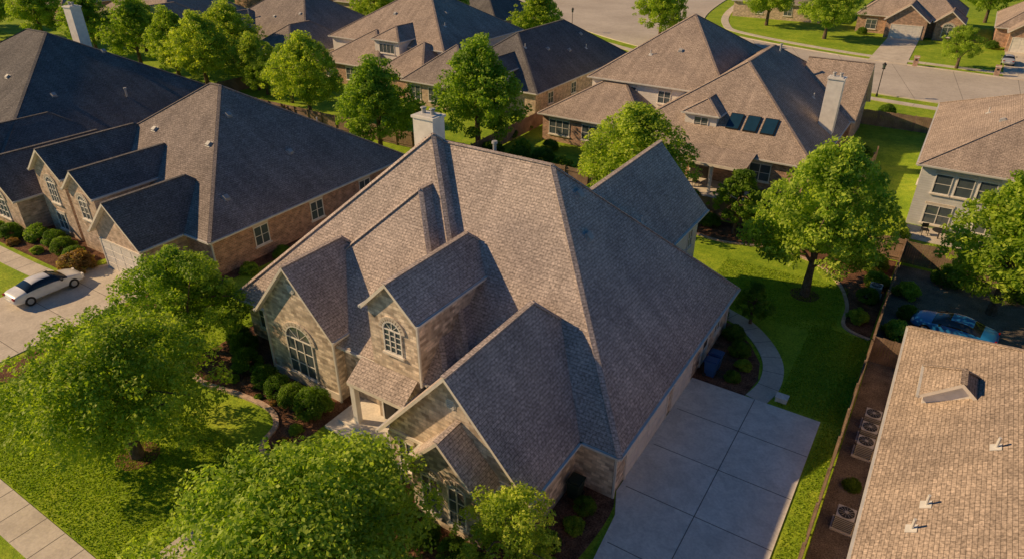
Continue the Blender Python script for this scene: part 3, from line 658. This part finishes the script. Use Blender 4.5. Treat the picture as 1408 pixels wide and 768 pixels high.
def shrubmesh(name,leaf,seed,ls=.06,R=1.0,n=46,nl=120,tight=False):
    global rng; rng=np.random.default_rng(seed)
    C=[];RR=[];cnt=[];cr=[]
    for i in range(n):
        d=rng.normal(size=3);d/=np.linalg.norm(d);d[2]=abs(d[2]); f=rng.uniform(.7,.8) if tight else rng.uniform(.6,.85)
        C.append(np.array([d[0]*f*R,d[1]*f*R,.25+d[2]*f*R*1.1]));RR.append(.26*R if tight else .3*R);cnt.append(nl);cr.append(rng.random())
    V,U=leafcloud(C,RR,cnt,ls,cr); nf=len(V)//4
    me=bpy.data.meshes.new(name); me.from_pydata(V.tolist(),[],[(4*i,4*i+1,4*i+2,4*i+3) for i in range(nf)]); me.materials.append(M[leaf])
    ul=me.uv_layers.new(name='UVMap'); ul.data.foreach_set('uv',U.astype(np.float32).ravel()); me.update(); return me
SH={'box':shrubmesh('boxwood','leafD',21,.05,1.0,80,130,True),'lite':shrubmesh('shrub','leafB',22,.08),'red':shrubmesh('shrub_red','leafR',23,.08),'bright':shrubmesh('shrub_bright','leafA',24,.09)}
def shrub(k,x,y,s,sz=None):
    ob=bpy.data.objects.new({'box':'boxwood_shrub','lite':'garden_shrub','red':'barberry_shrub','bright':'garden_shrub'}[k],SH[k]); bpy.context.collection.objects.link(ob)
    ob.location=(x,y,-.05); ob.scale=(s,s,sz or s); ob.rotation_euler=(0,0,random.uniform(0,6))
random.seed(5)
for (x,y,s) in ((-30.0,18.4,.95),(-28.0,18.1,.85),(-26.7,17.9,.85),(-25.5,17.8,.85),(-23.9,17.8,1.1),(-31.6,19.5,.9),(-32.8,20,.8)): shrub('box',x,y,s,s*1.2)
for (x,y,k,s) in ((-23.6,16.3,'lite',.4),(-23.4,15.3,'red',.35),(-29.8,17.3,'lite',.35),(-31,17.2,'red',.3),(-27.4,17.0,'lite',.25),(-26.3,17.1,'red',.22),
    (-8.9,19.8,'box',.55),(-8.8,18.6,'lite',.5),(-9.3,17.2,'box',.6),(-8.7,16.2,'lite',.5),(-11,14.6,'box',.7),(-12.3,14.6,'box',.75),(-13.8,14.7,'box',.7),(-15.3,14.9,'box',.8),(-16.4,15.4,'box',.8),(-8.4,15.2,'red',.4),
    (-6.2,32.6,'box',.5),(-6.0,34.0,'lite',.5),(-6.6,35.3,'box',.7),(-7.4,36.8,'box',.75),(-9,38.7,'box',.7),(-10.5,38.8,'lite',.7),
    (-50.2,19.6,'red',1.25),(-52,20.3,'box',.9),(-54,20.6,'box',1.0),(-56,20.9,'box',.95),(-58,20.6,'lite',1.0),(-60,19.6,'box',1.0),(-62,19.3,'lite',.9),(-64,19.2,'box',1.0),(-66,19.1,'box',1.0),(-55.5,19.3,'lite',.5),(-58.5,19.0,'red',.5),
    (-1.3,43,'lite',.7),(-1.2,46,'box',.8),(-1.0,48.6,'lite',.9),(-1.6,51,'box',1.1),(-3.4,51.6,'lite',1.0),(-6,52,'box',.8),(-8.3,51.9,'lite',.8),(-14,51.9,'box',.9),(-16,52,'lite',.9),(-18,52,'box',.9),(-23,52,'lite',.8),(-25,52,'box',.9),(-28,52,'lite',.9),
    (.8,40,'bright',.7),(1.0,42.5,'bright',.9),(1.4,45,'box',.8),(.9,48,'bright',.9),(.8,21.3,'bright',.55),(.9,27.6,'box',.45),(3.2,51.5,'box',1.2),(7.2,51.5,'box',1.2),
    (-38.5,56,'box',1.4),(-35.5,56.5,'box',1.3),(-33,57,'box',1.4),(-30.5,56.5,'lite',1.2),(-28,55.5,'box',1.1),(-25.5,55.8,'lite',1.0),(-17,55.5,'box',1.1),(-14,55.8,'lite',1.1),(-37,59.5,'lite',1.0),(-34.5,61,'box',1.0),
    (-4,55.5,'box',1.2),(-1,57.5,'bright',1.2),(-1.4,59.6,'bright',1.1),(2,55.3,'lite',.9),(5,55.3,'box',.9),(8,55.4,'lite',.9),(-6,63,'box',1.3),(-6,67,'lite',1.4),(-6.4,71,'box',1.4),(1.2,96.5,'bright',1.7),(3.6,97,'bright',1.3),(-6.3,76,'box',1.2),
    (-6.3,95,'box',1.1),(-18,152,'box',1.1),(-2.5,150.8,'box',1.0),(3.5,149,'box',1.2),(-40.5,62,'box',1.2),(-40.8,66,'lite',1.2),(-40.4,75,'box',1.0),(-68,66.5,'lite',1.2),(-73,66.5,'box',1.2),(-60,64.9,'box',1.1),(-56,64.5,'lite',1.1),
    (-39.3,26,'lite',.7),(-39.2,29,'box',.8),(-39.1,33,'lite',.7),(-39,37,'box',.8),(-41.2,17,'box',.9),(-41.3,14.5,'lite',.8)):
    shrub(k,x,y,s)

# ---------------------------------------------------------------- vehicles
def car(name,x,y,rz,paint,z=.05):
    e=empty(name,(x,y,z),rz)
    st=[(-2.32,.62,.42,.62,.64,.50),(-2.25,.80,.30,.80,.86,.66),(-1.95,.87,.24,.93,.98,.70),(-1.45,.90,.22,.95,1.06,.70),(-.95,.91,.22,.95,1.38,.60),(-.35,.91,.22,.94,1.46,.62),(.30,.91,.22,.93,1.43,.61),(.75,.91,.22,.92,1.26,.62),(1.15,.90,.22,.90,.98,.70),(1.65,.88,.22,.82,.90,.68),(2.05,.84,.24,.72,.80,.62),(2.28,.70,.28,.58,.66,.52),(2.36,.50,.38,.50,.54,.40)]
    V=[];F=[];MI=[];pr=13
    for (px,w,z0,bl,tp,tw) in st:
        hp=[(0,z0),(w*.85,z0),(w,z0+.13),(w*1.0,(z0+bl)/2+.05),(w*.95,bl),(tw,tp-.03),(0,tp)]
        ring=[(px,a,b) for a,b in hp]+[(px,-a,b) for a,b in hp[-2:0:-1]]
        V+=ring; pr=len(ring)
    for i in range(len(st)-1):
        for j in range(pr):
            F.append((i*pr+j,i*pr+(j+1)%pr,(i+1)*pr+(j+1)%pr,(i+1)*pr+j))
            gl=0
            if j in (4,7) and i in (3,4,5,6,7): gl=1
            if j in (5,6) and i in (3,6,7): gl=1
            MI.append(gl)
    F.append(tuple(range(pr))[::-1]);MI.append(0);k=(len(st)-1)*pr;F.append(tuple(range(k,k+pr)));MI.append(0)
    me=bpy.data.meshes.new('body');me.from_pydata(V,[],F);me.materials.append(paint);me.materials.append(M['darkglass']);me.polygons.foreach_set('material_index',MI);me.polygons.foreach_set('use_smooth',[True]*len(F));me.update()
    b=bpy.data.objects.new('body',me);bpy.context.collection.objects.link(b);b.parent=e
    s=b.modifiers.new('s','SUBSURF');s.levels=2;s.render_levels=2
    m=MB()
    for wx in (-1.42,1.42):
        for sg in (-1,1):
            m.cyl((wx,sg*.70,.33),(wx,sg*.91,.33),.33,.33,'tyre',20); m.cyl((wx,sg*.90,.33),(wx,sg*.925,.33),.21,.19,'metal',12)
    m.obj('wheels',e)
    m=MB()
    for sg in (-1,1):
        m.obox((2.16,sg*.60,.62),(.10,0,.02),(0,.13,0),(0,0,.06),'white'); m.obox((-2.24,sg*.62,.76),(.05,0,0),(0,.13,0),(0,0,.07),'taillight')
        m.obox((.72,sg*1.0,.98),(.06,0,0),(0,.09,0),(0,0,.06),'black')
    m.obox((2.33,0,.44),(.03,0,0),(0,.42,0),(0,0,.07),'black'); m.obox((-2.31,0,.55),(.015,0,0),(0,.25,0),(0,0,.06),'white')
    m.obj('trim',e); return e
M['taillight']=plain('tail_light',(.35,.01,.01),.2)
car('parked_car',-48.6,16.6,math.pi/2,plain('white_car_paint',(.80,.80,.79),.3,0,.5,1.0))
car('parked_car',3.9,44.3,math.radians(172),plain('blue_car_paint',(.02,.21,.56),.3,.1,.5,1.0),.01)
car('parked_car',5.9,136.5,math.pi/2,plain('silver_paint',(.5,.54,.6),.3,.2,.5,1.0))

# ---------------------------------------------------------------- small objects
def ac(x,y):
    e=empty('air_conditioner_unit',(x,y,0)); m=MB(); m.box(-.45,.45,-.45,.45,0,.08,'concrete'); m.box(-.37,.37,-.37,.37,.08,.85,'acgrey'); m.obj('case',e)
    m=MB(); m.cyl((0,0,.85),(0,0,.875),.33,.33,'black',20); 
    for i in range(12):
        t=math.pi*i/6; m.obox((.17*math.cos(t),.17*math.sin(t),.885),(.15*math.cos(t),.15*math.sin(t),0),(-.006*math.sin(t),.006*math.cos(t),0),(0,0,.006),'metal')
    m.cyl((0,0,.875),(0,0,.9),.08,.08,'metal',12); m.obj('fan_grille',e)
    m=MB()
    for k in range(7):
        zz=.16+k*.1
        m.box(-.385,.385,-.385,.385,zz,zz+.02,'black',True)
    m.obj('louvres',e)
M['acgrey']=plain('ac_grey',(.55,.55,.53),.5)
ac(.95,32.6); ac(.95,31.4); ac(.95,30.2); ac(.95,25.0); ac(-.9,46.9)
def bin_(x,y,mat,rz=0):
    e=empty('wheelie_bin',(x,y,.02),rz); m=MB()
    b=[(-.24,-.26),(.24,-.26),(.24,.26),(-.24,.26)];t=[(-.3,-.34),(.3,-.34),(.3,.34),(-.3,.34)]
    for i in range(4):
        j=(i+1)%4; m.poly([(*b[i],.06),(*b[j],.06),(*t[j],1.0),(*t[i],1.0)],mat)
    m.poly([(*p,.06) for p in b],mat); m.box(-.33,.33,-.38,.36,1.0,1.06,mat,True); m.obox((0,0,1.09),(.26,0,0),(0,.3,0),(0,0,.03),mat); m.cyl((-.3,.42,.98),(.3,.42,.98),.025,.025,mat,8); m.obj('bin_body',e)
    m=MB(); m.cyl((-.3,.27,.12),(-.24,.27,.12),.12,.12,'tyre',12); m.cyl((.24,.27,.12),(.3,.27,.12),.12,.12,'tyre',12); m.obj('wheels',e)
M['bingreen']=plain('bin_dark_green',(.012,.035,.028),.5)
bin_(-7.4,32.3,'binblue',math.pi/2); bin_(-7.4,33.1,'binblue',math.pi/2); bin_(-9.6,20.2,'bingreen',0)
e=empty('utility_box',(-3.4,32.2,0)); m=MB(); m.box(-.3,.3,-.22,.22,0,.28,'concrete'); m.box(-.33,.33,-.25,.25,.28,.33,'concrete',True); m.obj('box',e)
def lamp(x,y):
    e=empty('street_lamp',(x,y,0)); m=MB(); m.cyl((0,0,0),(0,0,.4),.16,.12,'black',12); m.cyl((0,0,.4),(0,0,3.6),.06,.05,'black',10); m.obj('post',e)
    m=MB(); m.cyl((0,0,3.6),(0,0,3.7),.2,.2,'black',10); m.cyl((0,0,3.7),(0,0,4.15),.16,.24,'glass',8); m.cyl((0,0,4.15),(0,0,4.45),.3,.04,'black',8); m.obj('lantern',e)
lamp(-8.6,103.6); lamp(-66,124); lamp(18,126.5)
def mailbox(x,y):
    e=empty('brick_mailbox',(x,y,0)); m=MB(); m.box(-.35,.35,-.3,.3,0,1.3,'brick'); m.box(-.4,.4,-.35,.35,1.3,1.4,'trim',True); m.poly([(-.4,-.35,1.4),(.4,-.35,1.4),(.4,0,1.6),(-.4,0,1.6)],'brick');m.poly([(-.4,.35,1.4),(.4,.35,1.4),(.4,0,1.6),(-.4,0,1.6)],'brick'); m.box(-.15,.15,-.33,-.3,.85,1.1,'black'); m.obj('mailbox_body',e)
mailbox(-6.3,126.9); mailbox(4.6,126)
def chair(x,y,rz):
    e=empty('patio_chair',(x,y,.04),rz); m=MB()
    for a in (-.22,.22):
        for b in (-.22,.22): m.box(a-.02,a+.02,b-.02,b+.02,0,.42 if b<0 else .9,'black')
    m.box(-.26,.26,-.26,.26,.42,.47,'black',True); m.box(-.24,.24,.2,.24,.55,.9,'black',True); m.obj('chair_frame',e)
chair(1,59.4,.3); chair(2.9,59.6,-.6); chair(-20,59.6,1); chair(-18,59.6,2.5)
e=empty('patio_table',(2,59.1,.04)); m=MB(); m.cyl((0,0,0),(0,0,.7),.05,.05,'black'); m.cyl((0,0,.7),(0,0,.74),.55,.55,'black',20); m.obj('table_top',e)

# ---------------------------------------------------------------- light, sky, camera
EL=math.radians(30); az=Vector((-.93,-.37,0)).normalized()
sd=Vector((az.x*math.cos(EL),az.y*math.cos(EL),math.sin(EL)))
L=bpy.data.lights.new('sun','SUN'); L.energy=5.0; L.angle=math.radians(.55); L.color=(1,.68,.36)
lo=bpy.data.objects.new('sun',L); bpy.context.collection.objects.link(lo); lo.rotation_euler=sd.to_track_quat('Z','Y').to_euler(); lo.location=(-60,-10,60)
w=bpy.data.worlds.new('World'); scn.world=w; w.use_nodes=True; nt=w.node_tree
sk=nt.nodes.new('ShaderNodeTexSky'); sk.sky_type='NISHITA'; sk.sun_disc=False; sk.sun_elevation=EL; sk.sun_rotation=math.atan2(sd.x,sd.y); sk.air_density=1.0; sk.dust_density=.1; sk.ozone_density=5.0
sky_col=mixc(nt,sk.outputs[0],(.45,.95,1.15),1.0,'MULTIPLY')
nt.links.new(sky_col,nt.nodes['Background'].inputs[0]); nt.nodes['Background'].inputs[1].default_value=.05
scn.view_settings.view_transform='Standard'; scn.view_settings.look='None'; scn.view_settings.exposure=0
cd=bpy.data.cameras.new('camera'); cd.sensor_width=36; cd.lens=24.0; cd.clip_end=2000; cd.clip_start=.1
co=bpy.data.objects.new('camera',cd); bpy.context.collection.objects.link(co); co.location=(0,0,24); co.rotation_euler=(math.radians(90-29.64),0,math.radians(32.8)); scn.camera=co
